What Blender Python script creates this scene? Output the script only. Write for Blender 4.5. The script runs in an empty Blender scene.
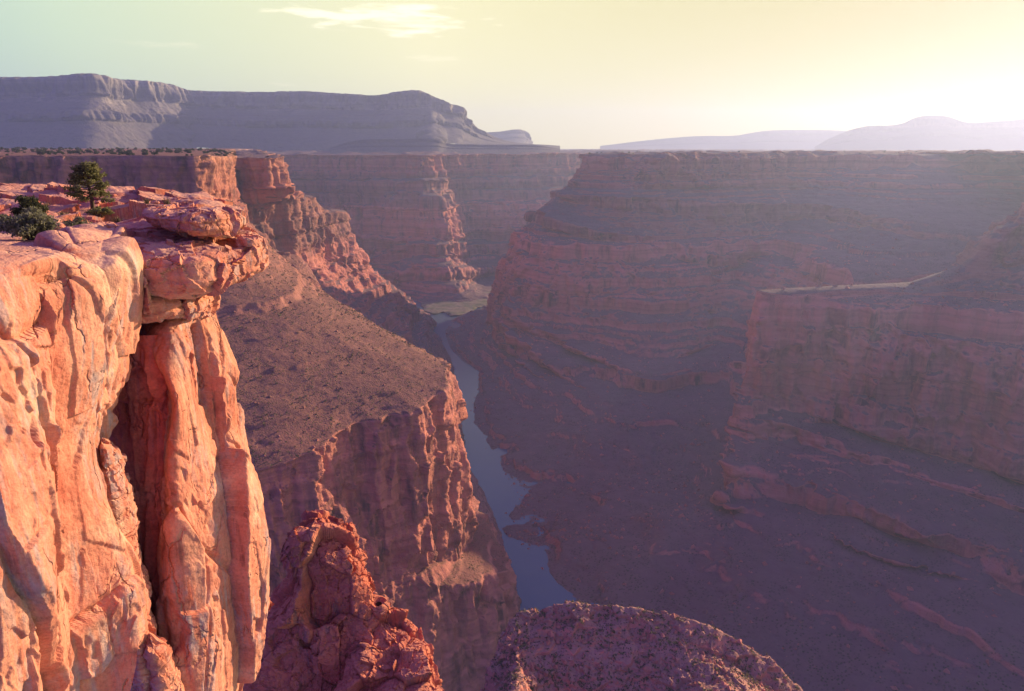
import bpy, math, random
import numpy as np

# ------------------------------------------------------------------ camera, sky, sun, exposure
F_PX, CX, CY, HORIZON = 700.0, 512.0, 345.5, 148.0
PITCH = math.atan((CY - HORIZON) / F_PX)
CP, SP = math.cos(PITCH), math.sin(PITCH)
scene = bpy.context.scene
C = scene.collection
cam_d = bpy.data.cameras.new('camera'); cam = bpy.data.objects.new('camera', cam_d); C.objects.link(cam)
cam_d.sensor_fit = 'HORIZONTAL'; cam_d.sensor_width = 36.0; cam_d.lens = 36.0 * F_PX / 1024.0
cam_d.clip_start = 0.5; cam_d.clip_end = 200000.0
cam.location = (0, 0, 0); cam.rotation_euler = (math.pi/2 - PITCH, 0, 0)
scene.camera = cam

SUN_AZ, SUN_EL = 47.0, 15.0           # degrees to the right of the view, and above the horizon
SUN_STR, SUN_COL = 5.0, (1.0, 0.755, 0.455)
SKY_STR = 0.095
EXPOSURE = 1.1
HAZE_D, HAZE_COL, HAZE_G = 5.4e-5, (0.52, 0.62, 1.0), 0.45

scene.view_settings.view_transform = 'Standard'
scene.view_settings.look = 'None'
scene.view_settings.exposure = EXPOSURE
scene.view_settings.gamma = 1.0
scene.view_settings.use_curve_mapping = False
scene.render.engine = 'CYCLES'
cy = scene.cycles
cy.use_denoising = True
cy.max_bounces = 5; cy.diffuse_bounces = 3; cy.glossy_bounces = 2; cy.transmission_bounces = 2
cy.volume_bounces = 0; cy.transparent_max_bounces = 8
cy.sample_clamp_indirect = 4.0

def nd(nt, typ, **kw):
    n = nt.nodes.new(typ)
    for k, v in kw.items():
        if k == 'inp':
            for a, b in v.items(): n.inputs[a].default_value = b
        else: setattr(n, k, v)
    return n
def lk(nt, a, b): nt.links.new(a, b)
def mixc(nt, fac, a, b, mode='MIX'):
    m = nt.nodes.new('ShaderNodeMix'); m.data_type = 'RGBA'; m.blend_type = mode
    for sock, v in ((m.inputs[0], fac), (m.inputs[6], a), (m.inputs[7], b)):
        if isinstance(v, bpy.types.NodeSocket): nt.links.new(v, sock)
        elif isinstance(v, (tuple, list)): sock.default_value = (*v[:3], 1)
        else: sock.default_value = v
    return m.outputs[2]
def mth(nt, op, a, b=None, c=None, clamp=False):
    m = nt.nodes.new('ShaderNodeMath'); m.operation = op; m.use_clamp = clamp
    for i, v in enumerate((a, b, c)):
        if v is None: continue
        if isinstance(v, bpy.types.NodeSocket): nt.links.new(v, m.inputs[i])
        else: m.inputs[i].default_value = v
    return m.outputs[0]
def ramp(nt, fac, stops, interp='LINEAR'):
    r = nt.nodes.new('ShaderNodeValToRGB'); r.color_ramp.interpolation = interp
    e = r.color_ramp.elements
    while len(e) < len(stops): e.new(0.5)
    for i, (p, col) in enumerate(stops):
        e[i].position = p
        e[i].color = (col, col, col, 1) if not isinstance(col, (tuple, list)) else (*col[:3], 1)
    lk(nt, fac, r.inputs[0]); return r.outputs[0]

az, el = math.radians(SUN_AZ), math.radians(SUN_EL)
SUN_DIR = (math.sin(az)*math.cos(el), math.cos(az)*math.cos(el), math.sin(el))
sun_d = bpy.data.lights.new('sun', 'SUN'); sun_d.energy = SUN_STR; sun_d.color = SUN_COL; sun_d.angle = math.radians(0.5)
sun = bpy.data.objects.new('sun', sun_d); C.objects.link(sun)
sun.rotation_euler = (math.radians(90 - SUN_EL), 0, -az + math.pi)   # lamp looks along -SUN_DIR
import mathutils
sun.rotation_euler = (-mathutils.Vector(SUN_DIR)).to_track_quat('-Z', 'Y').to_euler()
sun.location = (3000, 3000, 4000)

world = bpy.data.worlds.new('World'); scene.world = world; world.use_nodes = True
wt = world.node_tree; wt.nodes.clear()
sky = nd(wt, 'ShaderNodeTexSky', sky_type='NISHITA', sun_disc=False, sun_elevation=el, sun_rotation=az,
         altitude=1400.0, air_density=1.0, dust_density=1.6, ozone_density=1.2)
tc = nd(wt, 'ShaderNodeTexCoord')
dotn = nd(wt, 'ShaderNodeVectorMath', operation='DOT_PRODUCT'); lk(wt, tc.outputs['Generated'], dotn.inputs[0]); dotn.inputs[1].default_value = SUN_DIR
# dusty evening air: cream round the sun, pale green to its side, violet-blue overhead and behind
side = mth(wt, 'MULTIPLY_ADD', dotn.outputs['Value'], 0.5, 0.5)
low = ramp(wt, side, [(0.25, (.75, .55, 3.1)), (0.45, (1.2, 1.5, 2.9)), (0.55, (2.9, 4.0, 3.05)), (0.62, (3.9, 4.7, 3.0)), (0.80, (5.5, 5.1, 2.6)), (0.95, (3.7, 3.1, .95)), (1.0, (2.9, 2.2, .5))])
sep = nd(wt, 'ShaderNodeSeparateXYZ'); lk(wt, tc.outputs['Generated'], sep.inputs[0])
hi = nd(wt, 'ShaderNodeMapRange', inp={1: 0.20, 2: 0.62, 3: 0.0, 4: 1.0}); hi.interpolation_type = 'SMOOTHSTEP'; lk(wt, sep.outputs[2], hi.inputs[0])
grad = mixc(wt, hi.outputs[0], low, (.85, .56, 3.3))
skyc = mixc(wt, 0.08, grad, sky.outputs[0])
# thin evening clouds, laid out by direction (azimuth, elevation)
azn = mth(wt, 'ARCTAN2', sep.outputs[0], sep.outputs[1]); eln = mth(wt, 'ARCSINE', sep.outputs[2])
comb = nd(wt, 'ShaderNodeCombineXYZ'); lk(wt, azn, comb.inputs[0]); lk(wt, eln, comb.inputs[1])
cmap = nd(wt, 'ShaderNodeMapping'); cmap.inputs['Scale'].default_value = (11, 70, 1); lk(wt, comb.outputs[0], cmap.inputs[0])
cno = nd(wt, 'ShaderNodeTexNoise', inp={'Scale': 1.0, 'Detail': 7.0, 'Roughness': 0.6, 'Distortion': 0.3}); lk(wt, cmap.outputs[0], cno.inputs['Vector'])
def cloud(px0, px1, py, hh, gain):
    a0 = math.atan2((px0-512)/700, CP + (CY-py)/700*SP); a1 = math.atan2((px1-512)/700, CP + (CY-py)/700*SP)
    e0 = math.atan2((HORIZON-py)/700*0.93, 1.0)
    u = mth(wt, 'DIVIDE', mth(wt, 'SUBTRACT', azn, (a0+a1)/2), (a1-a0)/2)
    v = mth(wt, 'DIVIDE', mth(wt, 'SUBTRACT', eln, e0), hh/700)
    r = mth(wt, 'ADD', mth(wt, 'MULTIPLY', u, u), mth(wt, 'MULTIPLY', v, v))
    m = mth(wt, 'SUBTRACT', mth(wt, 'ADD', mth(wt, 'MULTIPLY', mth(wt, 'SUBTRACT', cno.outputs[0], 0.5), 5.0), 0.6), r)
    mr = nd(wt, 'ShaderNodeMapRange', inp={1: 0.0, 2: 0.9, 3: 0.0, 4: gain}); mr.interpolation_type = 'SMOOTHSTEP'; lk(wt, m, mr.inputs[0])
    return mr.outputs[0]
cl = None
for a in ((248, 520, 27, 15, .9), (405, 492, 63, 5, 0.4), (60, 200, 58, 4, 0.25), (255, 320, 88, 3, 0.3)):
    c_ = cloud(*a); cl = c_ if cl is None else mth(wt, 'MAXIMUM', cl, c_)
skyc = mixc(wt, cl, skyc, (7.6, 7.0, 4.9))
bg = nd(wt, 'ShaderNodeBackground', inp={'Strength': SKY_STR}); lk(wt, skyc, bg.inputs[0])
wo = nd(wt, 'ShaderNodeOutputWorld'); lk(wt, bg.outputs[0], wo.inputs[0])

# ------------------------------------------------------------------ numpy noise
_rng = np.random.RandomState(7)
_perm = np.concatenate([_rng.permutation(256)]*2).astype(np.int32)
_g = _rng.normal(size=(256, 3)); _g /= np.linalg.norm(_g, axis=1)[:, None]
_g = _g.astype(np.float32)
def perlin(x, y, z):
    x = np.asarray(x, np.float32); y = np.asarray(y, np.float32); z = np.asarray(z, np.float32)
    xi = np.floor(x).astype(np.int32); yi = np.floor(y).astype(np.int32); zi = np.floor(z).astype(np.int32)
    xf, yf, zf = x-xi, y-yi, z-zi
    u, v, w = xf**3*(xf*(xf*6-15)+10), yf**3*(yf*(yf*6-15)+10), zf**3*(zf*(zf*6-15)+10)
    xi &= 255; yi &= 255; zi &= 255
    def h(a, b, c):
        g = _g[_perm[(_perm[(_perm[(xi+a) & 255] + yi + b) & 255] + zi + c) & 255]]
        return g[..., 0]*(xf-a) + g[..., 1]*(yf-b) + g[..., 2]*(zf-c)
    def l(a, b, t): return a + t*(b-a)
    r = l(l(l(h(0,0,0), h(1,0,0), u), l(h(0,1,0), h(1,1,0), u), v), l(l(h(0,0,1), h(1,0,1), u), l(h(0,1,1), h(1,1,1), u), v), w)
    return r*1.5
def fbm(p, s, octv=3, sz=None, off=0.0, rough=0.5):
    sz = sz or s; a, t, r = 1.0, 0.0, 0.0; k = 1.0
    for i in range(octv):
        r = r + a*perlin(p[..., 0]*k/s+off+i*7.3, p[..., 1]*k/s+off*1.7, p[..., 2]*k/sz+off*.3); t += a; a *= rough; k *= 2.03
    return r/t
def ridge(p, s, octv=2, sz=None, off=0.0):
    sz = sz or s; a, t, r = 1.0, 0.0, 0.0; k = 1.0
    for i in range(octv):
        n = perlin(p[..., 0]*k/s+off+i*3.1, p[..., 1]*k/s+off*1.3, p[..., 2]*k/sz+off*.7)
        r = r + a*(1-2*np.abs(n)); t += a; a *= .5; k *= 2.1
    return r/t
def layers(z, thick, seed, sharp=0.25):
    """a random value per stratum, with quick transitions between strata"""
    rs = np.random.RandomState(seed); tab = rs.uniform(-1, 1, 4096).astype(np.float32)
    q = z/thick + 2000.0; i = np.floor(q).astype(np.int64); f = q-i
    t = np.clip((f-(1-sharp))/sharp, 0, 1); t = t*t*(3-2*t)
    return tab[i % 4096]*(1-t) + tab[(i+1) % 4096]*t
def worley(p, s, sz=None, seed=1, jit=0.9):
    sz = sz or s
    q = np.stack([p[..., 0]/s, p[..., 1]/s, p[..., 2]/sz], -1).astype(np.float32)
    b = np.floor(q).astype(np.int32); f = q-b
    f1 = np.full(q.shape[:-1], 9., np.float32); f2 = f1.copy(); idv = np.zeros_like(f1)
    rs = np.random.RandomState(seed); tab = rs.uniform(0, 1, (4096, 4)).astype(np.float32)
    for dx in (-1, 0, 1):
        for dy in (-1, 0, 1):
            for dz in (-1, 0, 1):
                hsh = ((b[..., 0]+dx)*73856093 ^ (b[..., 1]+dy)*19349663 ^ (b[..., 2]+dz)*83492791) & 4095
                r = tab[hsh]
                d = np.sqrt((dx+.5+(r[..., 0]-.5)*jit-f[..., 0])**2 + (dy+.5+(r[..., 1]-.5)*jit-f[..., 1])**2 + (dz+.5+(r[..., 2]-.5)*jit-f[..., 2])**2)
                c = d < f1
                f2 = np.where(c, f1, np.minimum(f2, d)); idv = np.where(c, r[..., 3], idv); f1 = np.where(c, d, f1)
    return f1, f2, idv

def facets(p, s, sz=None, seed=1, tilt=0.5, jit=0.75):
    """rock broken into tilted planes: height of the plane under each point, in metres"""
    sz = sz or s
    q = np.stack([p[..., 0]/s, p[..., 1]/s, p[..., 2]/sz], -1).astype(np.float32)
    b = np.floor(q-.5).astype(np.int32); f = q-b
    f1 = np.full(q.shape[:-1], 9., np.float32); f2 = f1.copy(); val = np.zeros_like(f1)
    rs = np.random.RandomState(seed); tab = rs.uniform(-1, 1, (4096, 7)).astype(np.float32)
    for dx in (0, 1):
        for dy in (0, 1):
            for dz in (0, 1):
                r = tab[((b[..., 0]+dx)*73856093 ^ (b[..., 1]+dy)*19349663 ^ (b[..., 2]+dz)*83492791) & 4095]
                ex = dx+.5+r[..., 0]*.5*jit-f[..., 0]; ey = dy+.5+r[..., 1]*.5*jit-f[..., 1]; ez = dz+.5+r[..., 2]*.5*jit-f[..., 2]
                d = np.sqrt(ex*ex+ey*ey+ez*ez); c = d < f1
                v = .5*r[..., 3]*s*.5 - tilt*s*(r[..., 4]*ex+r[..., 5]*ey+r[..., 6]*ez)
                f2 = np.where(c, f1, np.minimum(f2, d)); val = np.where(c, v, val); f1 = np.where(c, d, f1)
    return val, f2-f1

# ------------------------------------------------------------------ geometry helpers
def P(px, py, Y):
    """the point of the place, Y metres ahead, that the photograph shows at (px, py)"""
    d = (CY-py)/F_PX; t = Y/(CP+d*SP)
    return np.array([(px-CX)/F_PX*t, Y, (-SP+d*CP)*t])
def grid_mesh(name, V, mat, wrap=False, smooth=True):
    n, m = V.shape[:2]
    idx = np.arange(n*m, dtype=np.int32).reshape(n, m)
    if wrap: idx = np.concatenate([idx, idx[:1]], 0)
    q = np.stack([idx[:-1, :-1], idx[1:, :-1], idx[1:, 1:], idx[:-1, 1:]], -1).reshape(-1, 4)
    return raw_mesh(name, V.reshape(-1, 3), q, mat, smooth)
def raw_mesh(name, verts, faces, mat, smooth=True, parent=None):
    me = bpy.data.meshes.new(name)
    nf, k = faces.shape
    me.vertices.add(len(verts)); me.vertices.foreach_set('co', np.ascontiguousarray(verts, np.float32).ravel())
    me.loops.add(nf*k); me.loops.foreach_set('vertex_index', np.ascontiguousarray(faces, np.int32).ravel())
    me.polygons.add(nf); me.polygons.foreach_set('loop_start', np.arange(nf, dtype=np.int32)*k)
    me.polygons.foreach_set('use_smooth', np.full(nf, smooth))
    me.update(calc_edges=True); me.validate()
    if mat: me.materials.append(mat)
    o = bpy.data.objects.new(name, me); C.objects.link(o)
    if parent: o.parent = parent
    return o
def tag(o, label, cat, group=None, kind=None):
    o['label'] = label; o['category'] = cat
    if group: o['group'] = group
    if kind: o['kind'] = kind
    return o
def catmull(A, counts, wrap=False):
    """A [C, ...] -> smooth curve with counts[i] samples on segment i"""
    n = len(A); out = []
    segs = n if wrap else n-1
    for i in range(segs):
        p1, p2 = A[i], A[(i+1) % n]
        p0 = A[i-1] if (i > 0 or wrap) else 2*p1-p2
        p3 = A[(i+2) % n] if (i+2 < n or wrap) else 2*p2-p1
        # limited tangents: no overshoot where control columns are unevenly spaced
        l1 = np.linalg.norm(p1-p0, axis=-1, keepdims=True)+1e-6; l2 = np.linalg.norm(p2-p1, axis=-1, keepdims=True)+1e-6; l3 = np.linalg.norm(p3-p2, axis=-1, keepdims=True)+1e-6
        m1 = ((p1-p0)/l1*l2 + (p2-p1))*0.5; m2 = ((p3-p2)/l3*l2 + (p2-p1))*0.5
        t = (np.arange(counts[i])/counts[i]).reshape((-1,)+(1,)*(A.ndim-1))
        h = (2*t**3-3*t**2+1)*p1 + (t**3-2*t**2+t)*m1 + (-2*t**3+3*t**2)*p2 + (t**3-t**2)*m2
        out.append(h)
    if not wrap: out.append(A[-1][None])
    return np.concatenate(out, 0)
def ang(a, b):
    d = np.linalg.norm(a-b, axis=-1); r = np.minimum(np.linalg.norm(a, axis=-1), np.linalg.norm(b, axis=-1)) + 1e-6
    return d/r*F_PX
def loft(ctrl, step, soft=(), wrap=False, caps=(4, 400)):
    """columns x levels of control points -> dense grid, about `step` photo pixels apart"""
    A = np.array(ctrl, float)
    B = np.concatenate([A, A[:1]], 0) if wrap else A
    def inview(Q):
        dep = np.maximum(Q[..., 1]*CP-Q[..., 2]*SP, 1e-3); up = Q[..., 1]*SP+Q[..., 2]*CP
        x = CX+F_PX*Q[..., 0]/dep; y = CY-F_PX*up/dep
        return (x.max() > -20) and (x.min() < 1044) and (y.max() > -20) and (y.min() < 711)
    cs = [int(np.clip(np.percentile(ang(B[i], B[i+1]), 80)/step, *caps)) if inview(B[i:i+2]) else 14 for i in range(len(B)-1)]
    G = catmull(A, cs, wrap)
    cl_ = [int(np.clip(np.percentile(ang(A[:, j], A[:, j+1]), 75)/step, *caps)) if inview(A[:, j:j+2]) else 8 for j in range(A.shape[1]-1)]
    T = np.swapaxes(G, 0, 1)
    if soft == 'all': out = catmull(T, cl_)
    else:
        out = []
        for j in range(len(cl_)):
            t = (np.arange(cl_[j])/cl_[j])[:, None, None]
            out.append(T[j]*(1-t) + T[j+1]*t)
        out.append(T[-1][None]); out = np.concatenate(out, 0)
    return np.swapaxes(out, 0, 1).copy()
def normals(V, wrap=False):
    du = (np.roll(V, -1, 0)-np.roll(V, 1, 0)) if wrap else np.gradient(V, axis=0)
    dv = np.gradient(V, axis=1)
    n = np.cross(du, dv); n /= (np.linalg.norm(n, axis=-1, keepdims=True)+1e-9)
    return n
def blur(N, k, wrap=False):
    for ax in (0, 1):
        for _ in range(k):
            a = np.roll(N, 1, ax); b = np.roll(N, -1, ax)
            if not (wrap and ax == 0):
                a = a.copy(); b = b.copy()
                sl = [slice(None)]*3; sl[ax] = 0; a[tuple(sl)] = N[tuple(sl)]
                sl[ax] = -1; b[tuple(sl)] = N[tuple(sl)]
            N = (a+N*2+b)/4
    return N/(np.linalg.norm(N, axis=-1, keepdims=True)+1e-9)
def orient(V, N, to):
    s = np.sign(np.sum(N*(np.asarray(to)-V), -1).mean()); return N*(s if s else 1)

# ------------------------------------------------------------------ materials
def new_mat(name):
    m = bpy.data.materials.new(name); m.use_nodes = True; nt = m.node_tree; nt.nodes.clear()
    out = nd(nt, 'ShaderNodeOutputMaterial'); b = nd(nt, 'ShaderNodeBsdfPrincipled')
    b.inputs['Roughness'].default_value = 0.9; b.inputs['Specular IOR Level'].default_value = 0.15
    lk(nt, b.outputs[0], out.inputs[0]); return m, nt, b
def noise(nt, vec, scale, detail=4, rough=0.55, dist=0.0):
    n = nd(nt, 'ShaderNodeTexNoise', inp={'Scale': scale, 'Detail': detail, 'Roughness': rough, 'Distortion': dist}); lk(nt, vec, n.inputs['Vector']); return n.outputs[0]
def scaled(nt, vec, s):
    m = nd(nt, 'ShaderNodeMapping'); m.inputs['Scale'].default_value = s; lk(nt, vec, m.inputs[0]); return m.outputs[0]
def rock_canyon(name, u, zlo, zhi, strata, soil, stain, scrub, scrub_scale):
    """layered canyon rock: u = size of the finest feature in metres; strata = colour stops from zlo to zhi"""
    m, nt, b = new_mat(name)
    geo = nd(nt, 'ShaderNodeNewGeometry'); pos = geo.outputs['Position']
    s = nd(nt, 'ShaderNodeSeparateXYZ'); lk(nt, pos, s.inputs[0])
    sn = nd(nt, 'ShaderNodeSeparateXYZ'); lk(nt, geo.outputs['Normal'], sn.inputs[0])
    warp = mth(nt, 'MULTIPLY', mth(nt, 'SUBTRACT', noise(nt, pos, 0.012/u*3, 3), 0.5), 9*u)
    zz = mth(nt, 'ADD', s.outputs[2], warp)
    f = nd(nt, 'ShaderNodeMapRange', inp={1: zlo, 2: zhi, 3: 0, 4: 1}); lk(nt, zz, f.inputs[0])
    col = ramp(nt, f.outputs[0], strata)
    # thin beds
    cz = nd(nt, 'ShaderNodeCombineXYZ'); lk(nt, zz, cz.inputs[2])
    beds = noise(nt, cz.outputs[0], 0.11/u, 4, 0.7)
    col = mixc(nt, 1.0, col, ramp(nt, beds, [(0.3, 0.62), (0.5, 1.0), (0.68, 1.35)]), 'MULTIPLY')
    # vertical desert varnish streaks on steep rock
    streak = noise(nt, scaled(nt, pos, (0.07/u, 0.07/u, 0.009/u)), 1.0, 5, 0.62)
    patch = noise(nt, pos, 0.022/u, 4, 0.6)
    steep = nd(nt, 'ShaderNodeMapRange', inp={1: 0.55, 2: 0.25, 3: 0, 4: 1}); lk(nt, mth(nt, 'ABSOLUTE', sn.outputs[2]), steep.inputs[0])
    st = mth(nt, 'MULTIPLY', mth(nt, 'MULTIPLY', ramp(nt, streak, [(0.45, 0.0), (0.62, 1.0)]), ramp(nt, patch, [(0.4, 0.25), (0.62, 1.0)])), steep.outputs[0])
    col = mixc(nt, mth(nt, 'MULTIPLY', st, 0.9), col, stain)
    # flatter ground: soil, then scrub
    flat = nd(nt, 'ShaderNodeMapRange', inp={1: 0.62, 2: 0.84, 3: 0, 4: 1}); lk(nt, mth(nt, 'ADD', mth(nt, 'ABSOLUTE', sn.outputs[2]), mth(nt, 'MULTIPLY', mth(nt, 'SUBTRACT', patch, .5), .6)), flat.inputs[0])
    sv = mixc(nt, noise(nt, pos, 0.09/u, 5, 0.65), tuple(c*0.7 for c in soil), tuple(c*1.3 for c in soil))
    col = mixc(nt, mth(nt, 'MULTIPLY', flat.outputs[0], 0.85), col, sv)
    vor = nd(nt, 'ShaderNodeTexVoronoi', inp={'Scale': scrub_scale, 'Randomness': 1.0}); lk(nt, pos, vor.inputs['Vector'])
    dots = ramp(nt, vor.outputs['Distance'], [(0.22, 1.0), (0.36, 0.0)])
    keep = ramp(nt, noise(nt, pos, scrub_scale*0.12, 3), [(0.4, 0.0), (0.55, 1.0)])
    col = mixc(nt, mth(nt, 'MULTIPLY', mth(nt, 'MULTIPLY', dots, keep), mth(nt, 'MULTIPLY', flat.outputs[0], 0.8)), col, scrub)
    lk(nt, col, b.inputs['Base Color'])
    bh = mth(nt, 'ADD', mth(nt, 'MULTIPLY', noise(nt, pos, 0.16/u, 6, 0.68), 1.0), mth(nt, 'MULTIPLY', beds, 0.6))
    bh = mth(nt, 'ADD', bh, mth(nt, 'MULTIPLY', mth(nt, 'MULTIPLY', dots, keep), 0.3))
    bp = nd(nt, 'ShaderNodeBump', inp={'Strength': 0.9, 'Distance': 2.2*u}); lk(nt, bh, bp.inputs['Height']); lk(nt, bp.outputs[0], b.inputs['Normal'])
    return m

STRATA = [(0.0, (.36, .16, .13)), (0.18, (.44, .17, .13)), (0.30, (.38, .14, .105)), (0.34, (.44, .15, .11)), (0.58, (.50, .18, .13)),
          (0.62, (.28, .12, .09)), (0.80, (.30, .125, .09)), (0.85, (.38, .13, .09)), (0.97, (.42, .17, .11)), (1.0, (.40, .23, .15))]
M_canyon = rock_canyon('canyon_rock', 3.0, -900, 0, STRATA, (.135, .09, .088), (.075, .045, .05), (.065, .06, .03), 0.16)
M_terrace = rock_canyon('terrace_rock', 1.6, -900, 0, STRATA, (.19, .086, .062), (.085, .05, .045), (.075, .065, .03), 0.30)
M_far = rock_canyon('far_rock', 5.0, -100, 720, [(0, (.12, .095, .09)), (.35, (.11, .095, .095)), (.5, (.13, .11, .105)), (.6, (.22, .19, .165)), (.72, (.13, .115, .11)), (.84, (.25, .22, .19)), (1, (.15, .135, .125))],
                    (.13, .115, .10), (.07, .06, .06), (.06, .06, .05), 0.05)

def rock_near(name, u, pale, base, deep, varnish, zlayer=True):
    m, nt, b = new_mat(name)
    geo = nd(nt, 'ShaderNodeNewGeometry'); pos = geo.outputs['Position']
    sn = nd(nt, 'ShaderNodeSeparateXYZ'); lk(nt, geo.outputs['Normal'], sn.inputs[0])
    big = noise(nt, pos, 0.16/u, 5, 0.6, 0.4)
    col = ramp(nt, big, [(0.30, deep), (0.47, base), (0.58, base), (0.72, pale)])
    streak = noise(nt, scaled(nt, pos, (0.9/u, 0.9/u, 0.10/u)), 1.0, 6, 0.62, 0.3)
    steep = nd(nt, 'ShaderNodeMapRange', inp={1: 0.75, 2: 0.35, 3: 0, 4: 1}); lk(nt, mth(nt, 'ABSOLUTE', sn.outputs[2]), steep.inputs[0])
    col = mixc(nt, mth(nt, 'MULTIPLY', ramp(nt, streak, [(0.45, 0.0), (0.75, 0.6)]), steep.outputs[0]), col, pale)
    streak2 = noise(nt, scaled(nt, pos, (1.7/u, 1.7/u, 0.16/u)), 1.3, 5, 0.6, 0.5)
    vpatch = ramp(nt, noise(nt, scaled(nt, pos, (0.25/u, 0.25/u, 0.13/u)), 1.0, 4, 0.6), [(0.46, 0.0), (0.57, 1.0)])
    dark = mth(nt, 'MULTIPLY', ramp(nt, noise(nt, scaled(nt, pos, (2.4/u, 2.4/u, 0.13/u)), 1.0, 5, 0.6, 0.4), [(0.56, 0.0), (0.66, 1.0)]), mth(nt, 'MULTIPLY', steep.outputs[0], ramp(nt, noise(nt, pos, 0.3/u, 3), [(0.45, 0.0), (0.6, 0.75)])))
    col = mixc(nt, dark, col, (.21, .085, .065))
    col = mixc(nt, mth(nt, 'MULTIPLY', mth(nt, 'MULTIPLY', ramp(nt, streak2, [(0.46, 0.0), (0.6, 1.0)]), vpatch), mth(nt, 'MULTIPLY', steep.outputs[0], 0.75)), col, varnish)
    beds = noise(nt, scaled(nt, pos, (0.09/u, 0.09/u, 0.7/u)), 1.0, 5, 0.6, 0.9)
    col = mixc(nt, 1.0, col, ramp(nt, beds, [(0.3, 0.78), (0.5, 1.0), (0.7, 1.1)]), 'MULTIPLY')
    # level faces are paler
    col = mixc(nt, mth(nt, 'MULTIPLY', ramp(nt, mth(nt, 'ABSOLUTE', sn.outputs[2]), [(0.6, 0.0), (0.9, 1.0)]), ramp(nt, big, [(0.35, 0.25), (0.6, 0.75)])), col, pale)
    fine = noise(nt, pos, 5.0/u, 6, 0.7)
    col = mixc(nt, 1.0, col, ramp(nt, fine, [(0.3, 0.75), (0.5, 1.0), (0.7, 1.15)]), 'MULTIPLY')
    lk(nt, col, b.inputs['Base Color'])
    # cracks: thin, steep, broken
    vor = nd(nt, 'ShaderNodeTexVoronoi', feature='DISTANCE_TO_EDGE', inp={'Scale': 1.0})
    wv = nd(nt, 'ShaderNodeVectorMath', operation='ADD'); lk(nt, scaled(nt, pos, (0.42/u, 0.42/u, 0.16/u)), wv.inputs[0])
    nv = nd(nt, 'ShaderNodeTexNoise', inp={'Scale': 0.8/u, 'Detail': 4.0}); lk(nt, pos, nv.inputs['Vector']); 
    sv_ = nd(nt, 'ShaderNodeVectorMath', operation='SCALE', inp={'Scale': 0.45}); lk(nt, nv.outputs['Color'], sv_.inputs[0]); lk(nt, sv_.outputs[0], wv.inputs[1])
    lk(nt, wv.outputs[0], vor.inputs['Vector'])
    crack = ramp(nt, vor.outputs['Distance'], [(0.0, 0.0), (0.03, 1.0)])
    crack = mth(nt, 'MAXIMUM', crack, ramp(nt, noise(nt, pos, 0.35/u, 3), [(0.44, 0.0), (0.49, 1.0)]))
    h = mth(nt, 'ADD', mth(nt, 'MULTIPLY', noise(nt, pos, 1.1/u, 8, 0.66), 1.0), mth(nt, 'MULTIPLY', crack, 0.6))
    h = mth(nt, 'ADD', h, mth(nt, 'MULTIPLY', beds, 0.05)); h = mth(nt, 'ADD', h, mth(nt, 'MULTIPLY', streak, 0.35))
    bp = nd(nt, 'ShaderNodeBump', inp={'Strength': 0.85, 'Distance': 0.30*u}); lk(nt, h, bp.inputs['Height']); lk(nt, bp.outputs[0], b.inputs['Normal'])
    return m
M_rim = rock_near('rim_sandstone', 1.0, (.67, .39, .26), (.57, .20, .125), (.45, .10, .06), (.38, .29, .28))
M_cleft = rock_near('red_rock_bounce_tint', 1.0, (.64, .24, .15), (.62, .15, .085), (.54, .10, .055), (.45, .14, .12))  # red and brightness raised in the colour to stand for warm bounced light
M_red = rock_near('red_sandstone', 3.0, (.56, .24, .15), (.53, .15, .085), (.42, .085, .048), (.24, .12, .1))

def leaf_mat(name, a, b_, trans=0.25):
    m, nt, b = new_mat(name)
    geo = nd(nt, 'ShaderNodeNewGeometry')
    col = mixc(nt, geo.outputs['Random Per Island'], a, b_)
    lk(nt, col, b.inputs['Base Color'])
    b.inputs['Roughness'].default_value = 0.7
    tr = nd(nt, 'ShaderNodeBsdfTranslucent'); lk(nt, col, tr.inputs[0])
    mx = nd(nt, 'ShaderNodeMixShader', inp={0: trans}); lk(nt, b.outputs[0], mx.inputs[1]); lk(nt, tr.outputs[0], mx.inputs[2])
    lk(nt, mx.outputs[0], [n for n in nt.nodes if n.type == 'OUTPUT_MATERIAL'][0].inputs[0])
    return m
M_pine = leaf_mat('pine_needles', (.10, .105, .04), (.25, .23, .10), .45)
M_sage = leaf_mat('sage_leaves', (.12, .12, .07), (.27, .26, .16), .4)
M_juniper = leaf_mat('juniper_leaves', (.04, .048, .022), (.10, .10, .045), .35)
M_dry = leaf_mat('dry_scrub', (.09, .075, .04), (.18, .14, .08))
mb, nt, b = new_mat('bark'); geo = nd(nt, 'ShaderNodeNewGeometry')
lk(nt, mixc(nt, noise(nt, geo.outputs['Position'], 14, 5), (.05, .035, .025), (.14, .095, .065)), b.inputs['Base Color']); M_bark = mb
mw, nt, b = new_mat('river_water'); geo = nd(nt, 'ShaderNodeNewGeometry')
b.inputs['Roughness'].default_value = 0.22; b.inputs['Specular IOR Level'].default_value = 0.3
lk(nt, mixc(nt, noise(nt, geo.outputs['Position'], 0.01, 3), (.07, .115, .15), (.09, .14, .17)), b.inputs['Base Color'])
bp = nd(nt, 'ShaderNodeBump', inp={'Strength': 0.25, 'Distance': 1.0}); lk(nt, noise(nt, geo.outputs['Position'], 0.12, 5, .6), bp.inputs['Height']); lk(nt, bp.outputs[0], b.inputs['Normal'])
M_water = mw

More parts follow.
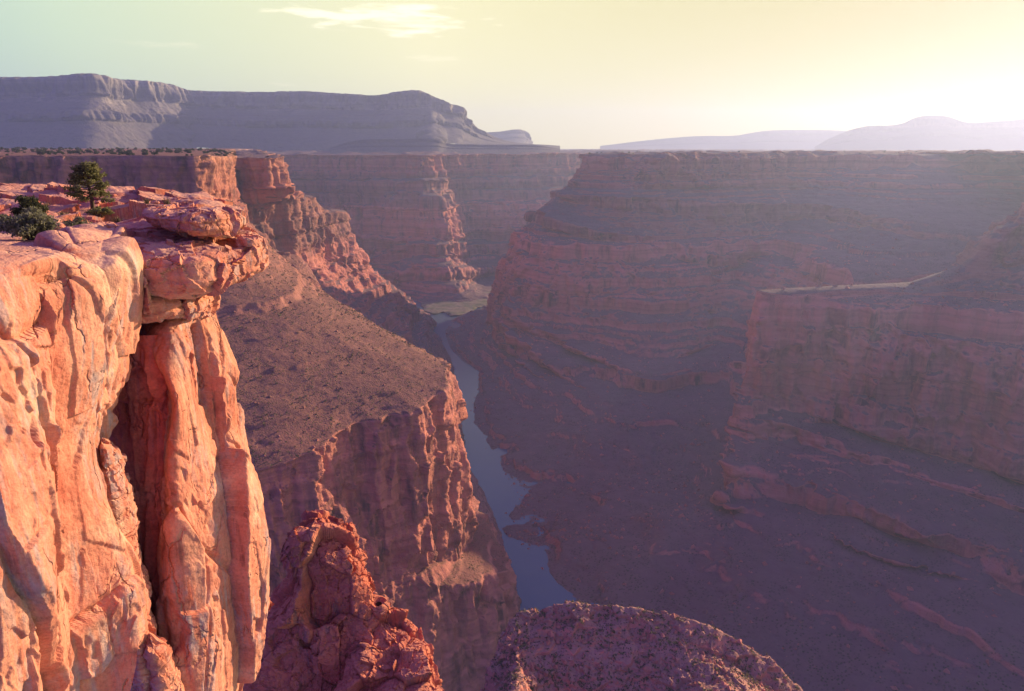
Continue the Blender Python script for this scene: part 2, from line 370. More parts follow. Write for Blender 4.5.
# ------------------------------------------------------------------ the canyon
def canyon_displace(V, k=1.0, off=0.0, to=(0, 0, 0), keep0=0, terr=0.8, gully=1.0, rub=.3, but=1.0, calm=(), tail=0):
    w = np.ones(V.shape[1])
    if keep0: w[:keep0] = np.linspace(0.15, 1, keep0)
    if tail: w[-tail:] = np.minimum(w[-tail:], np.linspace(1, .05, tail))
    w = np.repeat(w[None], V.shape[0], 0)
    for a, b_, r in calm:                       # crests that stay smooth
        t = np.clip(((V-a)@(b_-a))/((b_-a)@(b_-a)), 0, 1); dd = np.linalg.norm(V-(a+t[..., None]*(b_-a)), axis=-1)
        w = np.minimum(w, .08+.92*np.clip((dd-.4*r)/(.9*r), 0, 1))
    N = orient(V, blur(normals(V), 6), to)
    steep = np.clip((1-np.abs(N[..., 2])-0.12)/0.45, 0, 1)
    # side gullies and buttresses first, then the beds are cut into the result
    d = steep*(but*58*k*(ridge(V, 210*k, 2, 1500*k, off)-.45) + but*27*k*(ridge(V, 62*k, 2, 420*k, off+5)-.4))
    fa, fe = facets(V, 44*k, 90*k, 3, .5); fb, fd = facets(V, 15*k, 24*k, 5, .5)
    d = d + (rub+(1-rub)*steep)*(.8*fa + .7*fb) + 4*k*fbm(V, 20*k, 2, 30*k, off+9)*steep
    d = d + (1-steep)*gully*(34*k*(ridge(V, 230*k, 3, 900*k, off+2)-.45) + 3*k*fbm(V, 24*k, 3, None, off+1))
    D = N.copy(); D[..., 2] *= 0.5
    V = V + D*(d*w)[..., None]
    # beds: hard strata stand as small cliffs over ledges, soft ones as slopes; broken here and there by talus
    warp = 9*k*fbm(V, 300*k, 2, None, off+3) + 3*k*fbm(V, 40*k, 2, None, off+4)
    broken = np.clip(.72+1.6*fbm(V, 120*k, 2, 60*k, off+12), .05, 1)
    for T, st in ((52*k, terr), (17*k, terr*.75)):
        rs = np.random.RandomState(int(T)+3); edges = np.cumsum(rs.uniform(.3, 1.9, 400)*T)-150*T; hard = np.clip(rs.uniform(-.1, 1.6, 400), 0, 1); out_ = rs.uniform(-1, 1, 400)
        zz = V[..., 2]+warp; i = np.clip(np.searchsorted(edges, zz)-1, 0, 398)
        lo, hi_ = edges[i], edges[i+1]; f = (zz-lo)/(hi_-lo); g = np.clip((f-.40)/.17, 0, 1); g = g*g*(3-2*g)*.93+.07*f
        V[..., 2] += min(1., st*1.25)*w*hard[i]*broken*(lo+(hi_-lo)*g-zz)*(1-.55*steep)
        V += N*np.array([1, 1, 0])*(w*(.25+.75*steep)*st*.26*T*out_[i])[..., None]
    return V

def spread(ctrl, inland):
    return ctrl
FAR = 24000
# right wall: inland, rim, cliff foot, slope, terrace edge, great cliff foot, ledge, lower ledge, bank
def bands(cols, pairs, seed, wb=.06, plain=()):
    """cut each slope in `pairs` (level, level+1) into talus, cliff, talus"""
    rs_ = np.random.RandomState(seed); out = []; wob = rs_.uniform(-wb, wb, (len(cols), 9, 2))
    for ci, c in enumerate(cols):
        q = [c[0]]
        for li in range(len(c)-1):
            a, b_ = np.asarray(c[li], float), np.asarray(c[li+1], float)
            if li in pairs:
                for n_, (h, v) in enumerate(pairs[li]):
                    h2 = min(.97, max(.03, h+wob[ci, li, n_ % 2])); v = 1-(1-h2)**(1.9 if li == 2 else 1.0) if (ci in plain and li < 4) else v; q.append(np.array([*(a[:2]+(b_[:2]-a[:2])*h2), a[2]+(b_[2]-a[2])*v]))
            q.append(b_)
        out.append(q)
    return out
def back(x): return np.array([x, 3500+(x-344)*.90-60, -24.])
R = [
 [np.array([3330.,6120,-24]), P(900,151,6200), np.array([3230,6300,-170.]), np.array([3150,6400,-330.]), np.array([3090,6460,-390.]), np.array([2960,6590,-660.]), np.array([2900,6650,-700.]), np.array([2750,6800,-820.]), np.array([2600,6950,-905.])],
 [back(560), np.array([420,3590,-24.]), np.array([375,3640,-170.]), np.array([250,3690,-330.]), np.array([110,3700,-400.]), np.array([0,3720,-670.]), np.array([-10,3730,-710.]), np.array([-40,3740,-850.]), P(452,319,3730)],
 [back(485), P(585,153,3500), P(569,187,3420), P(549,205,3300), P(531,236,3150), P(503,292,3080), P(501,308,3050), P(500,338,3000), P(449,345,3190)],
 [back(844), P(640,152,3250), P(622,187,3150), P(604,222,3020), P(580,250,2900), P(545,325,2750), P(534,340,2700), P(520,365,2620), P(475,380,2690)],
 [back(1149), P(700,152,3350), P(690,188,3230), P(668,232,3000), P(640,260,2840), P(605,345,2600), P(590,368,2470), P(565,402,2250), P(470,419,2256)],
 [back(1490), P(760,151.5,3500), P(752,188,3350), P(725,245,3020), P(690,278,2820), P(655,362,2450), P(640,400,2200), P(612,440,1950), P(495,466,1885)],
 [back(1908), P(830,151,3650), P(820,190,3450), P(785,237,3150), P(742,266,2980), P(722,345,2600), P(705,400,2250), P(672,468,1780), P(511,495,1706)],
 [back(2217), P(900,151,3550), P(925,205,3000), P(915,264,2400), P(850,272,2330), P(805,350,2250), P(770,420,1950), P(722,498,1600), P(498,523,1560)],
 [back(2650), P(1140,151,3300), P(1085,215,2800), P(945,292,2250), P(848,301,2150), P(800,372,2100), P(765,440,1850), P(727,505,1550), P(505,532,1510)],
 [back(2500), P(1200,151,2600), P(1066,206,2150), P(913,291,1950), P(790,301,1925), P(772,385,1880), P(766,440,1740), P(730,512,1490), P(515,542,1470)],
 [back(1984), P(1270,151,2000), P(1040,196,1870), P(910,282,1860), P(757,290,1840), P(737,390,1790), P(735,440,1680), P(735,520,1450), P(526,552,1430)],
 [back(1994), P(1280,151,1960), P(1046,202,1840), P(912,285,1835), P(764,292,1818), P(746,400,1755), P(748,445,1660), P(745,525,1430), P(538,567,1370)],
 [back(1987), P(1290,151,1920), P(1066,204,1825), P(935,288,1815), P(827,301,1800), P(797,412,1740), P(800,460,1600), P(805,540,1370), P(566,604,1236)],
 [back(2068), P(1310,150,1830), P(1095,215,1740), P(1000,305,1730), P(904,324,1735), P(882,440,1660), P(890,490,1480), P(900,572,1230), P(640,660,1075)],
 [back(2163), P(1350,150,1700), P(1170,225,1640), P(1060,320,1640), P(967,336,1660), P(960,462,1560), P(975,520,1350), P(1000,602,1120), P(760,720,933)],
 [back(2260), P(1450,150,1500), P(1300,235,1500), P(1150,335,1520), P(1040,352,1560), P(1050,492,1420), P(1075,550,1230), P(1120,642,990), P(1000,800,788)],
 [back(2371), P(1700,150,1250), P(1600,250,1250), P(1450,370,1250), P(1250,400,1250), P(1280,560,1050), P(1310,620,920), P(1350,720,800), P(1400,900,650)],
]
R = bands(R, {2: [(.52, .28), (.60, .62)], 3: [(.45, .22), (.56, .66)], 5: [(.50, .22), (.62, .76)], 6: [(.40, .16), (.50, .62), (.78, .74), (.84, .93)],}, 4, plain=[i for i, c in enumerate(R) if c[1][0] > 2000 and c[1][1] < 2700 or c[3][1] < 2000])
V = loft(R, 1.5)
q = [P(757,291,1830), P(905,284,1850), P(965,262,1850), P(1014,198,1870), P(848,273,2250), P(925,268,2380)]
V = canyon_displace(V, 1.0, 0.0, (0, 0, 0), 10, calm=[(q[0], q[1], 75), (q[1], q[2], 75), (q[4], q[5], 70)], tail=26); WALL = V
o = grid_mesh('canyon_wall', V, M_canyon); tag(o, 'huge shaded layered canyon wall filling the right side above the river', 'canyon wall', kind='structure')

# left side: rim behind the trees, slope, terrace with its blunt nose, great cliff, low shelf, river bank
L = [
 [P(-600,148.5,2500), P(-500,156,1100), P(-480,212,1080), P(-400,330,950), P(-250,470,750), P(-250,640,720), P(-240,680,700), P(-200,760,640), P(-60,850,700)],
 [P(-250,148.5,3000), P(-150,156,1250), P(-150,207,1230), P(0,330,1000), P(120,500,720), P(130,690,690), P(135,720,680), P(150,800,650), P(300,770,830)],
 [P(60,148.5,3200), P(100,156,1350), P(110,202,1330), P(190,312,1080), P(288,463,790), P(298,600,780), P(310,640,765), P(330,720,720), P(455,690,1000)],
 [P(150,148.5,3300), P(197,156,1330), P(200,200,1320), P(262,292,1180), P(360,422,900), P(375,570,885), P(385,590,880), P(405,700,850), P(480,630,1150)],
 [P(200,148.5,3400), P(206,156,1400), P(208,199,1400), P(292,290,1250), P(424,405,960), P(428,565,950), P(455,585,950), P(465,720,920), P(495,590,1270)],
 [P(215,148.5,3500), P(219,157,1500), P(219,198,1490), P(316,297,1330), P(447,368,1090), P(471,545,1080), P(506,562,1060), P(525,690,1010), P(510,565,1380)],
 [P(225,148.5,3600), P(227,157,1620), P(227,199,1600), P(310,284,1480), P(418,355,1200), P(455,470,1250), P(464,490,1270), P(470,520,1350), P(461,442,2060)],
 [P(230,148.5,3700), P(229,158,1760), P(231,203,1720), P(290,289,1570), P(383,338,1335), P(420,420,1450), P(430,430,1500), P(440,440,1700), P(458,392,2560)],
 [P(233,148.5,3800), P(226,159,2000), P(232,200,1900), P(262,257,1800), P(317,307,1640), P(345,370,1750), P(370,390,1900), P(400,390,2150), P(454,367,2850)],
 [P(236,148.5,4000), P(226,158,2330), P(236,196,2330), P(252,236,2330), P(280,262,2400), P(315,305,2450), P(365,338,2500), P(400,345,2700), P(438,336,3350)],
 [P(250,148.5,4400), P(265,157,2290), P(269,190,2300), P(284,199,2480), P(310,212,2650), P(319,264,2750), P(345,285,2800), P(392,314,2950), P(434,333,3400)],
 [P(252,148.5,4600), P(264,158,2700), P(274,192,2750), P(300,203,3050), P(340,216,3100), P(362,264,3100), P(385,284,3200), P(410,304,3400), P(432,322,3650)],
 [P(240,148.5,5200), P(250,159,3600), P(262,190,3600), P(280,205,3600), P(320,225,3650), P(340,265,3700), P(360,280,3800), P(385,297,3900), P(412,313,3950)],
 [P(150,148.5,6000), P(150,158,4300), P(170,190,4300), P(190,205,4300), P(230,225,4300), P(250,265,4300), P(270,280,4300), P(300,297,4200), P(340,313,4050)],
]
L2 = [c[:] for c in L[8:]]; L2[0] = [p+np.array([-30., 20, -15]) for p in L2[0]]
V = loft(bands(L[:10], {2: [(.15, .10), (.20, .27), (.42, .42), (.46, .54)]}, 8, .02), 1.6)
V = canyon_displace(V, 0.5, 31.0, (400, 600, 300), 30, .3, .45, .0, .65); TERR = V
o = grid_mesh('canyon_terrace', V, M_terrace); tag(o, 'sunlit brown terrace with a blunt cliff nose left of the river', 'canyon terrace', kind='structure')

V = loft(L2, 1.5); V = canyon_displace(V, 1.05, 131.0, (400, 600, 300), 30, .8, .9, .2, .7); BUTT = V
o = grid_mesh('canyon_buttress', V, M_canyon); tag(o, 'square topped buttress and fluted spur behind the brown terrace', 'canyon buttress', kind='structure')
# blocky benches that break the far edge of the terrace
def bench(outl, off, label):
    V = globals()['slab'](outl, 1.2, 14.0, off, [(0, 1.0), (.5, 1.0), (.85, .99), (.97, .93), (1.0, .8), (1.02, .4), (1.06, .0), (.6, -.1), (0, -.1)], .6, .6, .35)
    o = grid_mesh('rock_bench', V, M_terrace, wrap=True); tag(o, label, 'rock bench', kind='structure')
BENCHES = [([(337,322,352,1430),(360,324,374,1370),(380,329,376,1385),(385,332,372,1460),(372,323,366,1560),(345,317,350,1560)], 91., 'small flat topped rock bench at the far edge of the brown terrace'),
           ([(262,252,302,1850),(285,264,305,1780),(301,284,308,1740),(320,292,316,1760),(321,288,314,1850),(299,254,300,1950)], 93., 'larger sloping rock bench above the small one on the brown terrace')]

# far wall, with a sunlit spur that ends at the gravel bar
K = [
 [P(60,149.5,9000), P(100,154,5300), P(100,182,5250), P(100,200,5200), P(100,215,5150), P(100,255,5100), P(100,270,5050), P(100,285,5000), P(100,300,4900)],
 [P(265,149.5,9000), P(265,153,5000), P(268,180,4950), P(270,195,4880), P(272,210,4820), P(275,255,4750), P(280,270,4650), P(285,285,4550), P(290,305,4350)],
 [P(340,149.5,9000), P(335,153,4950), P(338,181,4900), P(342,197,4850), P(347,212,4790), P(352,258,4730), P(362,272,4620), P(372,287,4500), P(390,308,4230)],
 [P(395,149.5,9500), P(392,153,4820), P(398,179,4780), P(405,190,4690), P(414,203,4600), P(418,240,4550), P(422,262,4400), P(427,288,4250), P(428,309,4060)],
 [P(425,149.5,10000), P(420,153,4760), P(424,178,4740), P(428,188,4660), P(434,203,4560), P(440,240,4500), P(444,262,4380), P(452,287,4210), P(468,308,4080)],
 [P(440,149.5,10500), P(450,153,5150), P(452,178,5140), P(458,192,5120), P(466,207,5100), P(470,240,5050), P(478,262,4920), P(490,281,4750), P(512,293,4450)],
 [P(480,149.5,11000), P(480,153,5350), P(480,178,5320), P(484,192,5260), P(490,207,5180), P(494,240,5100), P(500,260,4950), P(508,276,4780), P(525,289,4550)],
 [P(525,149.5,11500), P(522,153,5450), P(524,176,5420), P(528,190,5350), P(536,206,5260), P(541,238,5150), P(547,258,5000), P(554,274,4850), P(565,286,4650)],
 [P(600,149.5,12000), P(590,152,5900), P(592,174,5880), P(597,188,5800), P(604,203,5700), P(612,232,5600), P(620,250,5450), P(625,265,5300), P(630,277,5100)],
 [P(720,149.5,13000), P(700,151.5,6900), P(702,168,6880), P(707,178,6800), P(715,190,6700), P(720,215,6550), P(730,230,6400), P(740,242,6200), P(750,252,6000)],
 [P(950,149.5,16000), P(940,151,9000), P(940,164,8980), P(945,172,8900), P(950,181,8800), P(955,200,8650), P(960,212,8500), P(965,222,8300), P(970,230,8000)],
 [P(1300,149.5,20000), P(1300,150.5,14000), P(1300,158,13980), P(1305,163,13900), P(1310,170,13700), P(1315,182,13500), P(1320,188,13300), P(1325,194,13000), P(1330,200,12500)],
]
K = bands(K, {2: [(.5, .25), (.6, .7)], 5: [(.45, .2), (.58, .8)], 6: [(.5, .2), (.62, .8)]}, 5)
V = loft(K, 1.1)
V = canyon_displace(V, 1.3, 57.0, (300, 0, 0), 10)
o = grid_mesh('far_canyon_wall', V, M_canyon); tag(o, 'hazy blue far canyon wall with a sunlit spur above the river bend', 'canyon wall', kind='structure')

# wide desert plain beyond, reaching the horizon
pl = [[P(px, 150.3, 9500 if px < 750 else 17000), P(px, 149.6, 15000 if px < 750 else 21000), P(px, 149.0, 30000), P(px, 148.6, 60000)] for px in (-900, -300, 0, 200, 400, 520, 580, 700, 1200)]
V = loft(pl, 3.0); V[..., 2] -= 25
V[..., 2] += 7*fbm(V, 700, 4, None, 3)
o = grid_mesh('desert_plain', V, M_far); tag(o, 'flat hazy desert plain reaching from the canyon rim to the horizon', 'plain', kind='structure')

# canyon floor and river
fl = [[P(px, 292, 4700), P(px, 330, 3400), P(px, 420, 2250), P(px, 560, 1400), P(px, 720, 940), P(px, 1000, 600)] for px in (-200, 200, 420, 520, 700, 1000, 1500)]
A = np.array(fl); A[..., 2] = -925; V = loft(A, 3.0)
o = grid_mesh('canyon_floor', V, M_canyon); tag(o, 'dark shaded canyon floor under the river', 'canyon floor', kind='structure')
A = np.array([[-2600, 300], [2600, 300], [2600, 4700], [-2600, 4700]], float)
ax, ay = np.linspace(-1500, 1800, 60), np.linspace(400, 4600, 80)
V = np.stack([*np.meshgrid(ax, ay, indexing='ij'), np.full((60, 80), -897.2)], -1)
o = grid_mesh('river', V, M_water); tag(o, 'narrow blue river winding along the shaded canyon bottom', 'river', kind='structure')

def flat_at(px, py, z):
    d = (CY-py)/F_PX; return P(px, py, z*(CP+d*SP)/(-SP+d*CP))
bar_out = [(424,310), (433,314), (444,312), (452,316), (466,314), (478,308), (490,303), (499,294), (504,284), (488,278), (464,280), (440,286), (424,298)]
cen = flat_at(468, 302, -885)
gb = [[cen, cen*.45+flat_at(a, b, -888)*.55, flat_at(a, b, -893), flat_at(a, b, -899)*1.004] for a, b in bar_out]
V = loft(gb, .8, 'all', True); V += np.stack([22*fbm(V, 90, 3, None, 3), 60*fbm(V, 110, 3, None, 5), 3*fbm(V, 40, 3)], -1)
M_bar, nt, b = new_mat('gravel_bar'); geo = nd(nt, 'ShaderNodeNewGeometry')
lk(nt, mixc(nt, ramp(nt, noise(nt, geo.outputs['Position'], 0.02, 5, .6), [(.4, 0.), (.6, 1.)]), (.22, .17, .12), (.12, .12, .06)), b.inputs['Base Color'])
o = grid_mesh('gravel_bar', V, M_bar, wrap=True); tag(o, 'pale green gravel bar in the river bend below the sunlit spur', 'gravel bar', kind='structure')

# ------------------------------------------------------------------ far mesas
def mesa(name, cols, label, step=0.8, k=6.0, off=0.0, lay=1.0, cat='mesa'):
    V = loft(cols, step)
    N = orient(V, blur(normals(V), 3), (0, 0, 200))
    st = np.clip((1-np.abs(N[..., 2]))*1.4, 0, 1)
    zl = V[..., 2] + 20*fbm(V, 560, 2, None, off)
    d = st*(k*48*(ridge(V, 360, 3, 1500, off)-.4) + k*18*(ridge(V, 120, 2, 600, off+4)-.4)) + lay*k*3*layers(zl, 46, 21, .2)
    d = d + st*k*5*(ridge(V, 45, 2, 400, off+7)-.4)
    w = np.ones(V.shape[1]); w[:4] = 0.2
    D = N.copy(); D[..., 2] *= .3
    V = V + D*(d*w[None])[..., None]
    o = grid_mesh(name, V, M_far); return tag(o, label, cat, kind='structure')
def mcol(px, top, Y, fall=560, base=151, c1=0.35, dx=0):
    h = base-top
    return [P(px, top-0.5 if top < 140 else top, Y*1.25), P(px, top, Y), P(px+dx*.2, top+h*.28, Y-fall*.1), P(px+dx*.5, top+h*.48, Y-fall*.45), P(px+dx*.6, top+h*.60, Y-fall*.5), P(px+dx, base+2, Y-fall*1.4)]
def tops(cols):
    for c in cols: c[0] = c[1] + (c[1]*np.array([1, 1, 0]))*0.25 + np.array([0, 0, -20.0])
    return cols
mesa('far_mesa', tops([mcol(-250,82,6076), mcol(-80,79,6324), mcol(40,77,6386), mcol(92,74,6386), mcol(108,78,6634, 560, 151, .3, 12), mcol(126,80,7006, 560, 151, .3, 22), mcol(150,81,7130, 430, 151, .3, 15),
      mcol(165,84,7440, 430, 151,.3, 28), mcol(190,90,7874,700, 147), mcol(250,92,7936), mcol(300,91.5,7812), mcol(350,94,7688), mcol(375,95,7626), mcol(398,92,7502), mcol(420,91,7440), mcol(432,96,7440, 900, 142), mcol(446,103,7502,560,142),
      mcol(457,106,7564,560,142), mcol(463,115,7626,560,143), mcol(480,130,7750,560,145), mcol(503,140,7812,560,146), mcol(560,146,8060,560,148)]),
     'long blue hazy mesa with a pale sunlit gully on the far left skyline', 0.8, 3.2, 2.0)
mesa('distant_butte', tops([mcol(455,138,12000,560,144), mcol(480,133,12000,560,144), mcol(500,131.5,12000,560,144), mcol(515,129.5,12000,560,144), mcol(522,130,12100,560,144), mcol(526,136,12250,560,144), mcol(532,142,12500,560,145)]),
     'small pale blue butte just right of the long mesa', 0.8, 3.0, 5.0, cat='butte')
mesa('low_bench', tops([mcol(330,148,5700,150,152), mcol(345,143,5700,150,152), mcol(362,139.8,5700,150,152), mcol(400,139.2,5700,150,152), mcol(438,139.6,5700,150,152), mcol(446,143,5750,150,152), mcol(475,144.5,5800,150,152), mcol(540,145.5,5900,150,152), mcol(560,149,6000,150,152)]),
     'low pale rock bench on the plain below the long mesa', 1.0, .5, 8.0, cat='rock bench')
mesa('hazy_mesa', tops([mcol(815,147,13860,800,150), mcol(835,136,13860,800,150), mcol(862,127,13860,800,150), mcol(900,124,13860,800,150), mcol(918,117,13860,800,150), mcol(945,116,13860,800,150), mcol(965,122,13860,800,150), mcol(1000,121,13860,800,150), mcol(1060,116,13860,800,150), mcol(1200,120,13860,800,150)]),
     'faint cream mesa almost lost in haze at the far right', 0.8, 2.5, 12.0)
mesa('hazy_ridge', tops([mcol(600,146,17640,800,150), mcol(660,139,17640,800,150), mcol(700,136,17640,800,150), mcol(735,135.5,17640,800,150), mcol(765,131,17640,800,150), mcol(800,130,17640,800,150), mcol(850,131,17640,800,150), mcol(950,138,17640,800,150)]),
     'faint low ridge in the haze left of the cream mesa', 0.8, 2.0, 15.0, cat='ridge')

# ------------------------------------------------------------------ terrace knoll below the overlook
sky_k = [(455,760,430),(478,705,445),(492,668,460),(503,640,480),(517,616,498),(545,607,506),(585,604,508),(640,610,505),(690,620,498),(712,629,494),(760,655,480),(800,691,462),(840,740,440)]
kc = []
for i, (px, py, Y) in enumerate(sky_k):
    s = P(px, py, Y); side = (px-640)/200.0
    kc.append([s+np.array([40*side, 70, -260]), s+np.array([12*side, 22, -60]), s+np.array([2*side, 5, -6]), s, P(px*.95+32, py+22, Y-16), P(px*.9+64, max(py+45, 690), Y-58), P(px*.85+96, 790, Y-118), P(px*.85+96, 900, Y-165)])
V = loft(kc, 1.0)
N = orient(V, blur(normals(V), 4), (0, 0, 500))
ka, _e = facets(V, 16, 9, 3, .5); kb, _e = facets(V, 5, 4, 5, .55)
V = V + N*(4.0*(ridge(V, 70, 3, 200, 3)-.45) + .3*ka + .5*kb*np.clip(.4+2*fbm(V, 25, 2, None, 6), 0, 1) + 1.2*fbm(V, 9, 3, None, 4) + 1.4*np.clip(fbm(V, 3.2, 2, None, 8), 0, 1))[..., None]
KNOLL = V
print('verts', sum(len(m.vertices) for m in bpy.data.meshes))
o = grid_mesh('rocky_knoll', V, None); tag(o, 'dim domed knoll dotted with scrub at the bottom of the view', 'knoll', kind='structure')
M_knoll = rock_canyon('knoll_ground', 0.8, -900, 0, STRATA, (.38, .205, .15), (.1, .06, .05), (.07, .06, .035), 0.55)
o.data.materials.append(M_knoll)

# ------------------------------------------------------------------ near rock
def near_disp(V, k, off, to, wrap=False, block=1.0, vert=1.0, nb=4, big=1.0):
    N = orient(V, blur(normals(V, wrap), nb, wrap), to)
    steep = np.clip((0.8-np.abs(N[..., 2]))/0.4, 0, 1)
    W = V + 0.14*k*np.stack([fbm(V, 2.0*k, 2, None, off+a) for a in (1, 11, 21)], -1)
    fa, ea = facets(W, 4.6*k, 20.0*k, 3, .5); fb, eb = facets(W, 1.9*k, 6.5*k, 5, .5); fc, ec = facets(W, .5*k, .9*k, 9, .5)
    m = np.clip(.45+2.4*fbm(V, 4*k, 2, 7*k, off+30), 0, 1)          # some of the face is broken, some sheer
    d = big*0.22*k*fbm(V, 6*k, 2, 12*k, off)
    d = d + steep*vert*(.45*fa + (.16+.36*m)*fb) + block*(.10+.5*m*m)*fc*(.4+.6*steep)
    d = d - .30*k*steep*vert*np.clip(1-ea/.045, 0, 1) - .12*k*steep*m*np.clip(1-eb/.05, 0, 1)
    zl = V[..., 2] + .25*k*fbm(V, 4*k, 2, None, off+2)
    d = d + (.5-.5*steep)*0.14*k*layers(zl, .5*k, 31, .3)
    for ax in (0, 1):
        a = np.take(d, np.clip(np.arange(d.shape[ax])-1, 0, None), ax); b = np.take(d, np.clip(np.arange(d.shape[ax])+1, None, d.shape[ax]-1), ax)
        d = .25*a+.5*d+.25*b
    d = d + 0.06*k*fbm(V, .55*k, 3, None, off+8)
    return V + N*d[..., None]
def slab(outl, step, k, off, prof=None, block=1.0, vert=.4, big=.6, zoff=0.0):
    """closed rock from a plan outline of (px, py_top, py_bottom, Y)"""
    prof = prof or [(0, 1.04), (.4, 1.03), (.75, 1.0), (.92, .92), (1.0, .72), (1.0, .35), (.95, .10), (.8, .0), (.4, -.03), (0, -.05)]
    tp = np.array([P(a, b, d) for a, b, c, d in outl]); bt = np.array([P(a, c, d) for a, b, c, d in outl])
    cen = tp.mean(0); zt, zb = tp[:, 2], bt[:, 2]; ztm, zbm = zt.mean(), zb.mean()
    cols = []
    for i in range(len(outl)):
        col = []
        for r, h in prof:
            top = zt[i]*r + ztm*(1-r); bot = zb[i]*r + zbm*(1-r)
            xy = cen[:2]*(1-r) + tp[i, :2]*r
            col.append(np.array([xy[0], xy[1], bot + (top-bot)*h + zoff]))
        cols.append(col)
    V = loft(cols, step, 'all', True)
    return near_disp(V, k, off, cen+np.array([0, 0, 0]), True, block, vert, 3, big) if False else out_disp(V, cen, k, off, block, vert, big)
def out_disp(V, cen, k, off, block, vert, big):
    N = blur(normals(V, True), 3, True)
    s = np.sign(np.sum(N*(V-cen), -1).mean()); N = N*s
    # same recipe as near_disp but outward from the rock's centre
    steep = np.clip((0.8-np.abs(N[..., 2]))/0.4, 0, 1)
    W = V + 0.35*k*np.stack([fbm(V, 2.5*k, 2, None, off+a) for a in (1, 11, 21)], -1)
    fa, ea = facets(W, 2.6*k, 3.0*k, 3, .4); fb, eb = facets(W, .9*k, .9*k, 5, .4)
    d = big*0.5*k*fbm(V, 3.5*k, 3, None, off) + vert*.8*fa + block*.4*fb
    zl = V[..., 2] + .25*k*fbm(V, 4*k, 2, None, off+2)
    d = d + (.2+.8*steep)*0.13*k*layers(zl, .5*k, 31, .3) + 0.09*k*fbm(V, .5*k, 3, None, off+8)
    return V + N*d[..., None]

for b_ in BENCHES: bench(*b_)
Mc = [
 [P(-330,225,60), P(-330,262,30), P(-330,282,21), P(-330,312,19), P(-300,390,18.5), P(-270,480,18), P(-250,600,17), P(-230,760,16)],
 [P(-150,218,60), P(-150,248,32), P(-150,266,24), P(-150,288,22), P(-130,366,21.5), P(-110,470,20.5), P(-100,590,19), P(-95,760,18)],
 [P(-60,213,60), P(-60,240,36), P(-60,257,27), P(-60,276,25), P(-50,356,24), P(-40,460,23), P(-40,580,21.5), P(-40,760,20)],
 [P(20,210,62), P(20,238,40), P(22,252,31), P(28,270,28), P(28,354,27), P(24,450,25.5), P(20,570,24), P(15,760,22)],
 [P(62,208,64), P(58,238,42), P(60,250,34), P(72,272,31), P(72,352,30), P(56,440,29.3), P(54,560,28), P(46,760,26)],
 [P(90,210,65), P(80,241,43), P(84,252,36), P(98,282,33), P(95,352,32), P(80,445,31.5), P(94,560,30.5), P(102,760,29)],
 [P(104,212,66), P(92,243,44), P(95,256,39), P(107,292,35), P(101,354,34), P(84,450,33), P(120,560,32), P(140,640,31)],
 [P(106,212,68), P(94,245,46), P(95,260,43), P(104,297,40), P(96,356,39), P(88,450,38), P(122,560,37), P(132,640,36)],
]
V = loft(Mc, 1.1, 'all')
V = near_disp(V, 1.0, 3.0, (10, 10, 5))
o = grid_mesh('cliff', V, M_rim, smooth=False); tag(o, 'bright salmon sandstone cliff face dropping along the left edge', 'cliff', kind='structure')
# rounded buttress behind it, right of the big face
Bc = [
 [P(57,236,44), P(57,246,36), P(57,300,36), P(57,340,37), P(62,380,37)],
 [P(71,234,44), P(77,243,34.5), P(85,275,33.5), P(87,325,33.5), P(87,356,34.5)],
 [P(91,233,45), P(97,241,35.5), P(105,270,34), P(106,320,34), P(104,352,35)],
 [P(105,234,46), P(113,243,37), P(118,265,36), P(119,300,36), P(113,350,36.5)],
 [P(111,235,48), P(118,244,40), P(120,265,40), P(120,300,41), P(115,350,41)],
 [P(105,236,50), P(111,246,45), P(111,265,45), P(111,300,46), P(107,350,46)],
]
V = loft(Bc, 1.1, 'all'); V = near_disp(V, 1.0, 13.0, (10, 15, 5))
o = grid_mesh('cliff_buttress', V, M_rim, smooth=False); tag(o, 'narrow rounded buttress between the big face and the dark cleft', 'cliff', kind='structure')
# pillar under the overhang, with the cleft's back wall
Rc = [
 [P(50,330,46), P(50,350,44), P(55,400,43), P(60,450,43), P(75,520,42), P(90,600,41), P(100,740,40)],
 [P(112,322,45), P(112,348,42.5), P(118,400,41.6), P(122,450,41), P(132,520,40.5), P(142,600,40), P(146,740,39)],
 [P(132,316,44), P(140,350,40.6), P(166,400,38.8), P(164,440,38.6), P(168,508,38), P(172,600,37.2), P(168,740,36)],
 [P(146,312,43), P(152,346,38.4), P(177,400,37.3), P(173,440,37.2), P(175,508,36.8), P(178,600,36.1), P(174,740,35.3)],
 [P(164,303,43), P(172,335,38.6), P(188,400,38.4), P(190,460,38.2), P(190,520,37.5), P(194,600,37), P(196,740,36)],
 [P(190,298,45), P(197,326,41), P(207,380,41), P(214,440,41), P(226,510,40.5), P(232,600,40), P(218,740,38)],
 [P(206,292,47), P(211,322,45), P(232,378,45), P(240,440,45), P(258,510,44), P(262,590,43.5), P(234,740,41)],
 [P(200,290,54), P(200,325,53), P(220,380,52), P(228,440,52), P(245,510,52), P(248,590,50), P(222,740,48)],
]
V = loft(Rc, 1.1, 'all'); V = near_disp(V, 1.0, 23.0, (10, 15, 0), vert=1.1)
o = grid_mesh('cliff_pillar', V, M_rim, smooth=False); tag(o, 'tall fluted sandstone pillar under the overhanging ledge, right of the dark cleft', 'cliff', kind='structure')
